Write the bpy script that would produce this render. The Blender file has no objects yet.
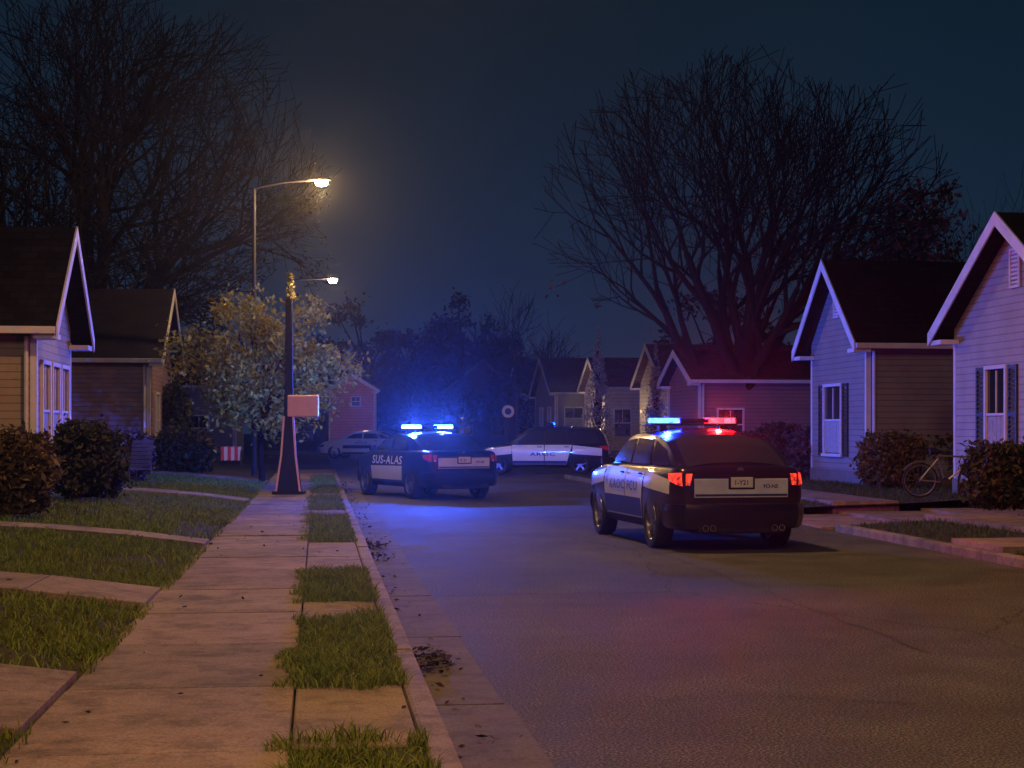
import bpy, math, random, bmesh
import numpy as np
from mathutils import Vector, Matrix, noise
random.seed(7); rng=np.random.default_rng(7)
PI=math.pi
F=1600.; H=1.6; TH=math.atan(194/F); ct,st=math.cos(TH),math.sin(TH)
def ST(X,Y): return (X*ct+Y*st, -X*st+Y*ct)
def at(px,Y): return ST((px-512)*Y/F, Y)
def G(px,py,z=0):
    Y=(H-z)*F/(py-430); return at(px,Y)
def tp(px,s):
    r=(px-512)/F; return s*(ct-r*st)/(st+r*ct)
def zp(py,s,t): return H+(430-py)*(s*st+t*ct)/F
C=bpy.context.scene.collection
# ---------------------------------------------------------------- materials
def newmat(name):
    m=bpy.data.materials.new(name); m.use_nodes=True
    nt=m.node_tree; b=nt.nodes['Principled BSDF']; return m,nt,b
def nd(nt,t,**k):
    n=nt.nodes.new(t)
    for a,v in k.items(): setattr(n,a,v)
    return n
def ramp(nt,fac,stops):
    r=nd(nt,'ShaderNodeValToRGB'); el=r.color_ramp.elements
    while len(el)<len(stops): el.new(.5)
    for e,(p,c) in zip(el,stops): e.position=p; e.color=(*c,1)
    nt.links.new(fac,r.inputs[0]); return r.outputs[0]
def noi(nt,co,scale,detail=4,rough=.6):
    n=nd(nt,'ShaderNodeTexNoise'); n.inputs['Scale'].default_value=scale; n.inputs['Detail'].default_value=detail; n.inputs['Roughness'].default_value=rough
    nt.links.new(co,n.inputs['Vector']); return n.outputs['Fac']
def mix(nt,a,b,fac,mode='MIX'):
    n=nd(nt,'ShaderNodeMix',data_type='RGBA',blend_type=mode)
    for s,v in ((n.inputs[0],fac),(n.inputs[6],a),(n.inputs[7],b)):
        if isinstance(v,(int,float)): s.default_value=v
        elif isinstance(v,tuple): s.default_value=(*v,1)
        else: nt.links.new(v,s)
    return n.outputs[2]
def bump(nt,b,h,strength=.3,dist=.02):
    n=nd(nt,'ShaderNodeBump'); n.inputs['Strength'].default_value=strength; n.inputs['Distance'].default_value=dist
    nt.links.new(h,n.inputs['Height']); nt.links.new(n.outputs[0],b.inputs['Normal'])
def pm(name,c1,c2=None,scale=5,rough=.6,bmp=0,metal=0,coat=0,spec=.5,bscale=None):
    m,nt,b=newmat(name); co=nd(nt,'ShaderNodeTexCoord').outputs['Object']
    c2=c2 or tuple(x*.75 for x in c1)
    f=noi(nt,co,scale)
    nt.links.new(ramp(nt,f,[(.3,c2),(.7,c1)]),b.inputs['Base Color'])
    b.inputs['Roughness'].default_value=rough; b.inputs['Metallic'].default_value=metal
    b.inputs['Coat Weight'].default_value=coat; b.inputs['Specular IOR Level'].default_value=spec
    b.inputs['Coat Roughness'].default_value=.06
    if bmp: bump(nt,b,noi(nt,co,bscale or scale*4),bmp)
    return m
def em(name,col,strength,base=(.02,.02,.02),sc=14,amp=.2):
    m,nt,b=newmat(name); b.inputs['Base Color'].default_value=(*base,1)
    b.inputs['Emission Color'].default_value=(*col,1); b.inputs['Emission Strength'].default_value=strength
    b.inputs['Roughness'].default_value=.3
    co=nd(nt,'ShaderNodeTexCoord').outputs['Object']
    f=noi(nt,co,sc,1); mr=nd(nt,'ShaderNodeMapRange'); mr.inputs[1].default_value=.3; mr.inputs[2].default_value=.7; mr.inputs[3].default_value=strength*(1-amp); mr.inputs[4].default_value=strength*(1+amp)
    nt.links.new(f,mr.inputs[0]); nt.links.new(mr.outputs[0],b.inputs['Emission Strength'])
    return m
M={}
def asphalt():
    m,nt,b=newmat('asphalt'); co=nd(nt,'ShaderNodeTexCoord').outputs['Object']
    fine=noi(nt,co,60,3,.8); mid=noi(nt,co,1.3,6,.7); big=noi(nt,co,.22,3)
    c=ramp(nt,fine,[(.37,(.020,.020,.018)),(.5,(.070,.070,.062)),(.62,(.27,.27,.24))])
    c=mix(nt,c,ramp(nt,mid,[(.3,(.55,.55,.55)),(.7,(1.2,1.17,1.15))]),1.,'MULTIPLY')
    c=mix(nt,c,ramp(nt,big,[(.35,(.75,.75,.75)),(.6,(1.1,1.1,1.1))]),1.,'MULTIPLY')
    mp=nd(nt,'ShaderNodeMapping'); mp.inputs['Scale'].default_value=(.2,.11,1)
    wn=nd(nt,'ShaderNodeTexNoise'); wn.inputs['Scale'].default_value=1.6; wn.inputs['Detail'].default_value=6; nt.links.new(co,wn.inputs['Vector'])
    ad=nd(nt,'ShaderNodeVectorMath',operation='MULTIPLY_ADD'); ad.inputs[1].default_value=(.5,.5,0)
    nt.links.new(wn.outputs['Color'],ad.inputs[0]); nt.links.new(co,ad.inputs[2]); nt.links.new(ad.outputs[0],mp.inputs[0])
    v=nd(nt,'ShaderNodeTexVoronoi',feature='DISTANCE_TO_EDGE'); v.inputs['Scale'].default_value=1.; nt.links.new(mp.outputs[0],v.inputs['Vector'])
    cr=ramp(nt,v.outputs['Distance'],[(.0,(.3,.3,.3)),(.0017,(.4,.4,.4)),(.0034,(1,1,1))])
    c=mix(nt,c,cr,.7,'MULTIPLY')
    nt.links.new(c,b.inputs['Base Color'])
    r=nd(nt,'ShaderNodeMapRange'); r.inputs[1].default_value=.3; r.inputs[2].default_value=.7; r.inputs[3].default_value=.66; r.inputs[4].default_value=.92
    nt.links.new(mid,r.inputs[0]); nt.links.new(r.outputs[0],b.inputs['Roughness']); b.inputs['Specular IOR Level'].default_value=.15
    bump(nt,b,fine,.7,.010); return m
def concrete(name,c):
    m,nt,b=newmat(name); co=nd(nt,'ShaderNodeTexCoord').outputs['Object']
    a=nd(nt,'ShaderNodeAttribute',attribute_name='tint')
    big=noi(nt,co,.9,6,.7); fine=noi(nt,co,70,2); stain=noi(nt,co,3.1,6,.75); spot_=noi(nt,co,11,4,.7)
    k=ramp(nt,big,[(.3,tuple(x*.55 for x in c)),(.7,c)])
    k=mix(nt,k,ramp(nt,stain,[(.36,(.42,.39,.36)),(.52,(1,1,1)),(.75,(1.15,1.12,1.08))]),.85,'MULTIPLY')
    k=mix(nt,k,ramp(nt,spot_,[(.3,(.55,.52,.5)),(.42,(1,1,1))]),.7,'MULTIPLY')
    k=mix(nt,k,ramp(nt,fine,[(.3,(.62,.62,.62)),(.65,(1.15,1.15,1.15))]),1.,'MULTIPLY')
    k=mix(nt,k,a.outputs['Color'],1.,'MULTIPLY')
    nt.links.new(k,b.inputs['Base Color']); b.inputs['Roughness'].default_value=.85
    bump(nt,b,fine,.6,.008); return m
def siding(name,c,step=.14):
    m,nt,b=newmat(name); co=nd(nt,'ShaderNodeTexCoord').outputs['Object']
    sp=nd(nt,'ShaderNodeSeparateXYZ'); nt.links.new(co,sp.inputs[0])
    d=nd(nt,'ShaderNodeMath',operation='DIVIDE'); d.inputs[1].default_value=step; nt.links.new(sp.outputs[2],d.inputs[0])
    fr=nd(nt,'ShaderNodeMath',operation='FRACT'); nt.links.new(d.outputs[0],fr.inputs[0])
    n=noi(nt,co,1.5,5); k=ramp(nt,n,[(.3,tuple(x*.75 for x in c)),(.7,c)])
    k=mix(nt,k,ramp(nt,fr.outputs[0],[(0,(.5,.5,.5)),(.1,(1,1,1)),(.88,(1,1,1)),(1,(.35,.35,.35))]),1.,'MULTIPLY')
    nt.links.new(k,b.inputs['Base Color']); b.inputs['Roughness'].default_value=.6
    iv=nd(nt,'ShaderNodeMath',operation='SUBTRACT'); iv.inputs[0].default_value=1; nt.links.new(fr.outputs[0],iv.inputs[1])
    bump(nt,b,iv.outputs[0],.9,.03); return m
def shingle(name,c):
    m,nt,b=newmat(name); co=nd(nt,'ShaderNodeTexCoord').outputs['Object']
    br=nd(nt,'ShaderNodeTexBrick'); br.inputs['Scale'].default_value=1.; br.inputs['Brick Width'].default_value=.35; br.inputs['Row Height'].default_value=.16
    br.inputs['Mortar Size'].default_value=.012; br.inputs['Color1'].default_value=(*c,1); br.inputs['Color2'].default_value=(*[x*.55 for x in c],1); br.inputs['Mortar'].default_value=(.006,.006,.006,1)
    nt.links.new(co,br.inputs['Vector']); n=noi(nt,co,2,5)
    k=mix(nt,br.outputs[0],ramp(nt,n,[(.3,(.6,.6,.6)),(.7,(1.2,1.2,1.2))]),1.,'MULTIPLY')
    nt.links.new(k,b.inputs['Base Color']); b.inputs['Roughness'].default_value=.95; b.inputs['Specular IOR Level'].default_value=.15; bump(nt,b,br.outputs[1],-.4,.02); return m
def leafm(name,c1,c2,scale=2.,trans=.3):
    m,nt,b=newmat(name); g=nd(nt,'ShaderNodeNewGeometry'); co=nd(nt,'ShaderNodeTexCoord').outputs['Object']
    k=mix(nt,c1,c2,noi(nt,co,scale,5,.8)); 
    k=mix(nt,k,ramp(nt,g.outputs['Random Per Island'],[(0,(.4,.4,.4)),(1,(1.5,1.5,1.4))]),1.,'MULTIPLY')
    nt.links.new(k,b.inputs['Base Color']); b.inputs['Roughness'].default_value=.65; b.inputs['Specular IOR Level'].default_value=.25
    t=nd(nt,'ShaderNodeBsdfTranslucent'); nt.links.new(k,t.inputs[0]); ms=nd(nt,'ShaderNodeMixShader'); ms.inputs[0].default_value=trans
    o=nt.nodes['Material Output']; nt.links.new(b.outputs[0],ms.inputs[1]); nt.links.new(t.outputs[0],ms.inputs[2]); nt.links.new(ms.outputs[0],o.inputs[0]); return m
M['asphalt']=asphalt()
M['walk']=concrete('pavement_concrete',(.33,.26,.20)); M['kerb']=concrete('kerb_concrete',(.30,.25,.20)); M['gutter']=concrete('gutter_concrete',(.12,.11,.095))
M['soil']=pm('soil',(.035,.035,.016),(.018,.016,.010),6,.95,.6)
M['far_ground']=pm('far_ground',(.02,.028,.014),(.012,.012,.008),.6,.95,.4)
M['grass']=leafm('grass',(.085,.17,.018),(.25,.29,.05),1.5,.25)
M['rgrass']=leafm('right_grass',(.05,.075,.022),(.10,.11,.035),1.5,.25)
M['bark']=pm('bark',(.022,.017,.015),(.010,.008,.007),7,.95,.7,spec=.15)
M['siding_tan']=siding('siding_tan',(.34,.25,.17)); M['siding_brown']=siding('siding_brown',(.27,.17,.20)); M['siding_grey']=siding('siding_grey',(.36,.32,.33)); M['siding_grey2']=siding('siding_grey_soft',(.24,.215,.225))
M['siding_cream']=siding('siding_cream',(.62,.57,.48),.2); M['siding_red']=siding('siding_red',(.62,.28,.25),.2); M['siding_blue']=siding('siding_blue',(.035,.04,.06),.2)
M['roof']=shingle('roof_shingle',(.018,.014,.015)); M['roof2']=shingle('roof_shingle_grey',(.03,.03,.035)); M['roof_brown']=shingle('roof_shingle_brown',(.12,.08,.068))
M['trim']=pm('white_trim',(.68,.64,.66),(.54,.50,.53),3,.5,.1); M['trimdim']=pm('dull_trim',(.10,.10,.12),None,3,.6,.1); M['found']=pm('foundation',(.16,.15,.14),None,4,.9,.5)
M['glass']=pm('window_glass',(.025,.028,.035),(.015,.017,.02),2,.08,spec=.8)
M['curtain']=pm('curtain',(.42,.40,.42),(.28,.27,.29),9,.8)
M['shutter']=pm('shutter_paint',(.018,.018,.024),None,9,.5)
M['black']=pm('black_plastic',(.010,.010,.011),None,6,.6,spec=.3); M['rubber']=pm('tyre_rubber',(.014,.014,.014),None,20,.85,.3)
M['paint_dark']=pm('car_paint_navy',(.006,.010,.030),(.005,.007,.018),2,.35,coat=1.,spec=.3); M['paint_black']=pm('car_paint_black',(.005,.005,.010),(.004,.004,.008),2,.3,coat=1.,spec=.3)
M['paint_white']=pm('car_paint_white',(.82,.83,.86),(.74,.75,.78),2,.32,coat=.8); M['decal_blue']=pm('decal_blue',(.015,.035,.2),None,6,.4); M['decal_white']=pm('decal_white',(.85,.86,.9),(.75,.76,.8),6,.4)
M['silver']=pm('silver_blue_band',(.70,.75,.86),(.54,.58,.68),5,.3,metal=.1,coat=.6)
M['carglass']=pm('car_glass',(.035,.03,.032),(.018,.018,.022),2,.14,spec=1.,coat=1.)
M['alloy']=pm('alloy',(.28,.28,.3),(.2,.2,.22),8,.35,metal=.9); M['chrome']=pm('chrome',(.7,.7,.7),(.6,.6,.6),8,.15,metal=1.); M['bike']=pm('bicycle_metal',(.24,.23,.25),(.16,.15,.17),8,.35,metal=.5)
M['plate']=pm('plate_white',(.7,.7,.66),(.62,.62,.58),12,.5)
M['steel']=pm('galvanised_steel',(.05,.046,.043),(.03,.028,.026),10,.7,metal=.1,spec=.3); M['pinksign']=pm('pink_sign',(.88,.52,.62),(.78,.45,.54),5,.5)
M['blue']=em('blue_beacon',(.008,.045,1),900,amp=.4); M['bluesoft']=em('blue_beacon_soft',(.002,.03,1),120,amp=.6); M['red']=em('red_beacon',(1,.0006,.0010),420,amp=.6); M['blue1']=em('blue_beacon_near',(.0010,.0032,1),330,amp=.6)
M['tail']=em('tail_lamp',(1,.05,.02),1.3,(.2,.01,.01),22,.85); M['taildim']=em('tail_lamp_dim',(1,.03,.03),.10,(.2,.01,.01)); M['lamp']=em('sodium_lamp',(1,.62,.25),260); M['addedlamp']=em('added_lantern_glow',(1,.6,.3),1.)  # last one: glow of the lanterns added to far houses
M['redpaint']=pm('red_paint',(.6,.06,.05),None,5,.5); M['yellow']=pm('yellow_sign',(.7,.5,.12),None,5,.5); M['tar']=pm('tar_seam',(.02,.018,.017),None,9,.8,.3)
# ---------------------------------------------------------------- mesh builder
def finish(o,parent=None,smooth=None,bev=0):
    C.objects.link(o)
    if parent: o.parent=parent
    if smooth is not None:
        o.data.shade_smooth(); o.data.set_sharp_from_angle(angle=math.radians(smooth))
    if bev:
        b=o.modifiers.new('bevel','BEVEL'); b.width=bev; b.segments=2; b.limit_method='ANGLE'
    return o
class MB:
    def __init__(s): s.v=[]; s.f=[]; s.t=[]
    def add(s,vs,fs,tint=None):
        n=len(s.v); s.v+= [tuple(v) for v in vs]; s.f+=[tuple(i+n for i in f) for f in fs]
        s.t+=[tint or (1,1,1)]*len(fs)
    def obox(s,c,u,v,w,hu,hv,hw,tint=None):
        c,u,v,w=map(Vector,(c,u,v,w)); P=[]
        for a in(-1,1):
            for b in(-1,1):
                for d in(-1,1): P.append(c+u*hu*a+v*hv*b+w*hw*d)
        s.add(P,[(0,1,3,2),(4,6,7,5),(0,4,5,1),(2,3,7,6),(0,2,6,4),(1,5,7,3)],tint)
    def box(s,x0,x1,y0,y1,z0,z1,tint=None):
        s.obox(((x0+x1)/2,(y0+y1)/2,(z0+z1)/2),(1,0,0),(0,1,0),(0,0,1),(x1-x0)/2,(y1-y0)/2,(z1-z0)/2,tint)
    def tube(s,pts,rad,n=8,cap=True):
        pts=[Vector(p) for p in pts]; N=len(pts)
        if not hasattr(rad,'__len__'): rad=[rad]*N
        base=len(s.v); ref=None
        for i,p in enumerate(pts):
            d=(pts[min(i+1,N-1)]-pts[max(i-1,0)]).normalized()
            if ref is None: ref=Vector((1,0,0)) if abs(d.x)<.8 else Vector((0,1,0))
            a=(ref-d*ref.dot(d)); a.normalize(); b=d.cross(a); ref=a
            for k in range(n):
                q=2*PI*k/n; s.v.append(tuple(p+(a*math.cos(q)+b*math.sin(q))*rad[i]))
        for i in range(N-1):
            for k in range(n):
                a0=base+i*n+k; a1=base+i*n+(k+1)%n; s.f.append((a0,a1,a1+n,a0+n)); s.t.append((1,1,1))
        if cap and n>3:
            s.f.append(tuple(base+k for k in range(n))[::-1]); s.f.append(tuple(base+(N-1)*n+k for k in range(n))); s.t+=[(1,1,1)]*2
    def prism(s,poly,ext,tint=None):
        n=len(poly); e=Vector(ext); P=[Vector(p) for p in poly]; P+= [p+e for p in P]
        s.add(P,[tuple(range(n))[::-1],tuple(range(n,2*n))]+[(i,(i+1)%n,(i+1)%n+n,i+n) for i in range(n)],tint)
    def lathe(s,prof,axis='x',c=(0,0,0),n=28,closed=True):
        base=len(s.v); m=len(prof)
        for k in range(n):
            q=2*PI*k/n
            for (a,r) in prof:
                if axis=='x': s.v.append((c[0]+a,c[1]+r*math.cos(q),c[2]+r*math.sin(q)))
                elif axis=='y': s.v.append((c[0]+r*math.cos(q),c[1]+a,c[2]+r*math.sin(q)))
                else: s.v.append((c[0]+r*math.cos(q),c[1]+r*math.sin(q),c[2]+a))
        for k in range(n):
            for j in range(m if closed else m-1):
                a=base+k*m+j; b=base+k*m+(j+1)%m; c2=base+((k+1)%n)*m+(j+1)%m; d=base+((k+1)%n)*m+j
                s.f.append((a,b,c2,d)); s.t.append((1,1,1))
    def loft(s,rings):
        base=len(s.v); n=len(rings[0])
        for r in rings: s.v+= [tuple(p) for p in r]
        for i in range(len(rings)-1):
            for k in range(n):
                a=base+i*n+k; b=base+i*n+(k+1)%n; s.f.append((a,b,b+n,a+n)); s.t.append((1,1,1))
        s.f.append(tuple(base+k for k in range(n))[::-1]); s.f.append(tuple(base+(len(rings)-1)*n+k for k in range(n))); s.t+=[(1,1,1)]*2
    def build(s,name,m,parent=None,smooth=None,bev=0,tint=False):
        me=bpy.data.meshes.new(name); me.from_pydata(s.v,[],s.f); me.materials.append(m)
        if tint:
            at_=me.attributes.new('tint','FLOAT_COLOR','FACE')
            at_.data.foreach_set('color',np.array([(*t,1) for t in s.t],dtype=np.float32).ravel())
        me.update(); return finish(bpy.data.objects.new(name,me),parent,smooth,bev)
def np_mesh(name,verts,faces,m,parent=None):
    me=bpy.data.meshes.new(name); nf,k=faces.shape
    me.vertices.add(len(verts)); me.vertices.foreach_set('co',verts.astype(np.float32).ravel())
    me.loops.add(nf*k); me.loops.foreach_set('vertex_index',faces.astype(np.int32).ravel())
    me.polygons.add(nf); me.polygons.foreach_set('loop_start',np.arange(0,nf*k,k,dtype=np.int32))
    me.update(calc_edges=True); me.validate(); me.materials.append(m)
    return finish(bpy.data.objects.new(name,me),parent)
def thing(name,label,cat,loc=(0,0,0),rz=0,group=None):
    o=bpy.data.objects.new(name,None); C.objects.link(o); o.location=loc; o.rotation_euler=(0,0,rz); o.empty_display_size=.2
    o['label']=label; o['category']=cat
    if group: o['group']=group
    return o
def tag(o,label,cat,group=None,kind=None):
    o['label']=label; o['category']=cat
    if group: o['group']=group
    if kind: o['kind']=kind
    return o
def struct(o): o['kind']='structure'; return o
# ---------------------------------------------------------------- ground
def zl(s):
    d=max(0,-1.43-s); return .12+.42*(1-math.exp(-d*.36))
def zrr(s):
    d=max(0,s-8.3); return .12+.25*(1-math.exp(-d*.3))
mb=MB(); mb.box(-400,400,-30,700,-.5,-.03); struct(mb.build('ground',M['far_ground']))
mb=MB(); mb.box(.6,8.12,-12,118,-.2,0); mb.box(-60,.61,63,76,-.2,-.004); mb.box(8.1,13,53,59.5,-.2,.03); struct(mb.build('road',M['asphalt']))
mb=MB()
def seam(pts,w):
    P=[]; 
    for (a,b) in zip(pts[:-1],pts[1:]):
        n=max(2,int(math.dist(a,b)/.18))
        for i in range(n): 
            x=a[0]+(b[0]-a[0])*i/n; y=a[1]+(b[1]-a[1])*i/n; P.append((x+.07*noise.noise(Vector((x*2,y*2,w*90)))+.02*noise.noise(Vector((x*9,y*9,1))),y+.05*noise.noise(Vector((y*2,x*2,5)))))
    vs=[]
    for i,p in enumerate(P):
        q=P[min(i+1,len(P)-1)]; r=P[max(i-1,0)]; d=Vector((q[0]-r[0],q[1]-r[1])).normalized(); k=w*(1+.8*noise.noise(Vector((p[0]*5,p[1]*5,3))))
        vs+= [(p[0]-d.y*k,p[1]+d.x*k,.004),(p[0]+d.y*k,p[1]-d.x*k,.004)]
    mb.add(vs,[(2*i,2*i+1,2*i+3,2*i+2) for i in range(len(P)-1)])
seam([(1.2,9.1),(2.6,9.4),(3.6,8.9)],.006); seam([(4.35,11),(4.42,22),(4.3,40),(4.35,60)],.008); seam([(1.2,15.5),(3,15.2),(5,15.5)],.006); seam([(5.8,5),(6.3,9),(6.1,13)],.005); seam([(1.2,24),(8,24.3)],.010); seam([(1.2,35),(8,35)],.012)
struct(mb.build('road_seams',M['tar']))
def tn(a=.12): 
    k=1+random.uniform(-a,a); return (k,k*random.uniform(.97,1.01),k*random.uniform(.93,1.0))
mb=MB(); t=-6
while t<62: mb.box(.63,1.09+random.uniform(-.02,.02),t+.015,t+3.03,-.1,.006+random.uniform(0,.004),tn(.25)); t+=3.05
struct(mb.build('gutter',M['gutter'],tint=True))
def kerbrun(mb,s0,s1,t0,t1):
    t=t0
    while t<t1:
        e=min(t+2.4,t1); z=.12+random.uniform(-.005,.005); q=tn(.18); r=.025
        pts=[(s0,-.1),(s1,-.1),(s1,z-r),(s1-r*.3,z-r*.3),(s1-r,z),(s0+r,z),(s0+r*.3,z-r*.3),(s0,z-r)]
        mb.prism([(a,t+.008,b) for a,b in pts],(0,e-t-.016,0),q); t=e
mb=MB(); kerbrun(mb,.49,.64,-6,61.5); struct(mb.build('kerb_left',M['kerb'],tint=True))
mb=MB(); kerbrun(mb,8.1,8.26,4,24.3); kerbrun(mb,8.1,8.26,29.2,52.5)
for k in range(5):
    a0=PI-(k)*PI/10; a1=PI-(k+1)*PI/10; cx,cy=8.1+.9,24.3; 
    P=[(cx+.9*math.cos(a0),cy+.9*math.sin(a0)),(cx+.9*math.cos(a1),cy+.9*math.sin(a1)),(cx+.74*math.cos(a1),cy+.74*math.sin(a1)),(cx+.74*math.cos(a0),cy+.74*math.sin(a0))]
    mb.prism([(x,y,-.1) for x,y in P],(0,0,.22-.03*k*.6),(.95,.93,.9))
struct(mb.build('kerb_right',M['kerb'],tint=True))
verge=[(5.9,7.55,.0),(9.35,12.6,0),(13.9,17.0,0),(21.3,28.3,0),(29.8,36.2,0),(37.6,44,0),(45,52,0)]
mb=MB()
js=[-6,-4.1,-2.2,-.3,1.6,3.5,5.4,7.45,9.35,11.3,13.2,15.1,17,18.9,20.8]
while js[-1]<60: js.append(js[-1]+1.9)
for a,b in zip(js[:-1],js[1:]):
    z=.12+random.uniform(-.008,.008); q=tn(.2)
    mb.box(-1.43+random.uniform(-.03,.02),-.137,a+.011,b-.011,-.1,z,q)
last=-6
for a,b,_ in verge+[(61,61,0)]:
    tt=last
    while tt<a-.02:
        e=min(tt+1.9,a); mb.box(-.125,.482,tt+.010,e-.010,-.1,.118+random.uniform(-.006,.004),tn(.2)); tt=e
    last=b
struct(mb.build('pavement',M['walk'],tint=True,bev=.012))
mb=MB(); mb.box(-1.44,.49,-6,61,-.2,.06); struct(mb.build('path_bedding',M['soil']))
mb=MB()
for a,b,_ in verge: mb.box(-.133,.488,a,b,-.1,.105)
struct(mb.build('verge_soil',M['soil']))
paths=[(8.0,9.9),(13.7,15.1),(20.8,21.7),(33.2,34.6),(45.5,47)]
def inpath(t): return any(a<t<b for a,b in paths)
mb=MB(); S=[-1.44-.35*k for k in range(12)]+[-8,-14,-30]
T=[-6]+[x for p in paths for x in p]+[62]
def sheet(mb,S,T,zf,dz):
    for i in range(len(T)-1):
        n=max(1,int((T[i+1]-T[i])/.6)) if T[i]<40 else 3
        for a in range(n):
            t0=T[i]+(T[i+1]-T[i])*a/n; t1=T[i]+(T[i+1]-T[i])*(a+1)/n
            for j in range(len(S)-1):
                P=[(S[j],t0),(S[j+1],t0),(S[j+1],t1),(S[j],t1)]
                mb.add([(x,y,zf(x)+dz+.03*noise.noise(Vector((x*.8,y*.8,0)))) for x,y in P],[(0,1,2,3)])
sheet(mb,S,T,zl,-.035); struct(mb.build('lawn_left',M['soil'],smooth=60))
mb=MB()
for (a,b) in paths:
    for j in range(10):
        s1=-1.445-1.0*j; s0=s1-.985; q=tn(.15)
        mb.add([(s0,a,zl(s0)+.025),(s1,a,zl(s1)+.025),(s1,b,zl(s1)+.02),(s0,b,zl(s0)+.02),(s0,a,-.1),(s1,a,-.1),(s1,b,-.1),(s0,b,-.1)],[(0,1,2,3),(0,4,5,1),(1,5,6,2),(2,6,7,3),(3,7,4,0)],q)
struct(mb.build('garden_path',M['walk'],tint=True))
mb=MB(); S=[8.27+.4*k for k in range(11)]+[14,20,40]
sheet(mb,S,[2,24.4],zrr,-.03); sheet(mb,S,[29.2,52.8],zrr,-.03); sheet(mb,S,[59.5,62],zrr,-.03); sheet(mb,[13.1,20,40],[52.8,59.5],zrr,-.03)
struct(mb.build('lawn_right',M['soil'],smooth=60))
mb=MB()
for k in range(8):
    s0=8.13+1.6*k; mb.box(s0,s0+1.58,25.22,27.1,-.1,.02+min(k*.05,.24)); mb.box(s0,s0+1.58,27.12,29.15,-.1,.02+min(k*.05,.24))
for i,t in enumerate(np.arange(4,24,1.6)): mb.box(9.7,11.0,t,t+1.585,-.1,zrr(10.4)+.01,tn(.15))
for i,t in enumerate(np.arange(29.4,52,1.6)): mb.box(9.7,11.0,t,t+1.585,-.1,zrr(10.4)+.01,tn(.15))
mb.box(8.27,9.69,18.6,20.2,-.1,zrr(9)+.01)
struct(mb.build('driveway',M['walk'],tint=True))
# ---------------------------------------------------------------- grass
def blades(name,P,hmin,hmax,w,m,label):
    n=len(P); P=np.array(P); 
    hs=P[:,3] if P.shape[1]>3 else np.ones(n); P=P[:,:3]
    h=rng.uniform(hmin,hmax,n)*hs; a=rng.uniform(0,2*PI,n); ln=rng.uniform(.2,1.3,n)*h; b=rng.uniform(0,2*PI,n)
    ux=np.stack([np.cos(a),np.sin(a),0*a],1)*(w*rng.uniform(.6,1.3,n))[:,None]; d=np.stack([np.cos(b),np.sin(b),0*b],1)
    z=np.array([0,0,1.])
    v=np.stack([P-ux,P+ux,P-ux*.75+d*(ln*.35)[:,None]+z*(h*.6)[:,None],P+ux*.75+d*(ln*.35)[:,None]+z*(h*.6)[:,None],P+d*ln[:,None]+z*(h*.88)[:,None]],1).reshape(-1,3)
    i=np.arange(n)[:,None]*5; f=np.concatenate([i+np.array([[0,1,3]]),i+np.array([[0,3,2]]),i+np.array([[2,3,4]])],0)
    return tag(np_mesh(name,v,f,m),label,'grass',kind='stuff')
P=[]
for k,(a,b,_) in enumerate(verge):
    n=int((b-a)*.66*(5200 if b<18 else 1600)); cy=(a+b)/2; hb=(b-a)/2
    for i in range(n):
        x=random.uniform(-.30,.64); y=random.uniform(a-.22,b+.22)
        e1=.16*noise.noise(Vector((x*1.,y*2.3,k)))+.10*noise.noise(Vector((x*6,y*7,k+3)))
        dx=.37-abs(x-.178)+e1*1.0; dy=hb+.05-abs(y-cy)+e1*2.2
        r_=min(dx,dy,(dx+dy)*.5)
        if r_<0: continue
        nn=noise.noise(Vector((x*4,y*3,k+5)))
        if nn<-.30 and random.random()<.8: continue
        if x>.52: continue
        P.append((x,y,.10 if (-.13<x<.48 and a<y<b) else .115,min(1,.45+r_*4)*(1+.6*nn)))
blades('verge_grass',P,.03,.12,.004,M['grass'],'tufts of green grass in the strip between pavement and kerb')
P=[]
for i in range(150000):
    t=6+ (random.random()**1.6)*40; s=-1.36-(random.random()**1.3)*6.0
    w_=.10*noise.noise(Vector((s*3,t*2,8)))
    if inpath(t+w_) or (inpath(t-.06)and random.random()<.5): continue
    nn=noise.noise(Vector((s*.9,t*.7,2)))
    if nn<-.25 and random.random()<.75: continue
    if s>-1.5-.3*noise.noise(Vector((t*1.5,0,4))) and random.random()<.7: continue
    P.append((s,t,zl(s)-.03 if s<-1.44 else .115,1+.7*noise.noise(Vector((s*2.5,t*2,12)))))
blades('lawn_grass',P,.03,.10,.0055,M['grass'],'patchy green lawn grass left of the pavement')
P=[]
for i in range(60000):
    t=random.uniform(12,50); s=8.28+random.random()*6
    if 24.3<t<29.2 or (9.68<s<11.02) or (18.5<t<20.3 and s<9.7): continue
    if noise.noise(Vector((s*.9,t*.7,7)))<-.25 and random.random()<.7: continue
    P.append((s,t,zrr(s)-.03))
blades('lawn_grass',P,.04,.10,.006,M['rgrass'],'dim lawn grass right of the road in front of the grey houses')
def leafquads(P,size,flat=0.):
    n=len(P); P=np.array(P); a=rng.normal(size=(n,3)); 
    if flat: a[:,2]*=(1-flat)
    a/=np.linalg.norm(a,axis=1)[:,None]; b=rng.normal(size=(n,3)); 
    if flat: b[:,2]*=(1-flat)
    b-=a*(a*b).sum(1)[:,None]; b/=np.linalg.norm(b,axis=1)[:,None]
    s=size*rng.uniform(.6,1.4,n)[:,None]; a*=s; b*=s*.55
    v=np.stack([P-a,P+b*.9,P+a,P-b*.9],1).reshape(-1,3); f=np.arange(n*4).reshape(-1,4); return v,f
P=[]
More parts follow.
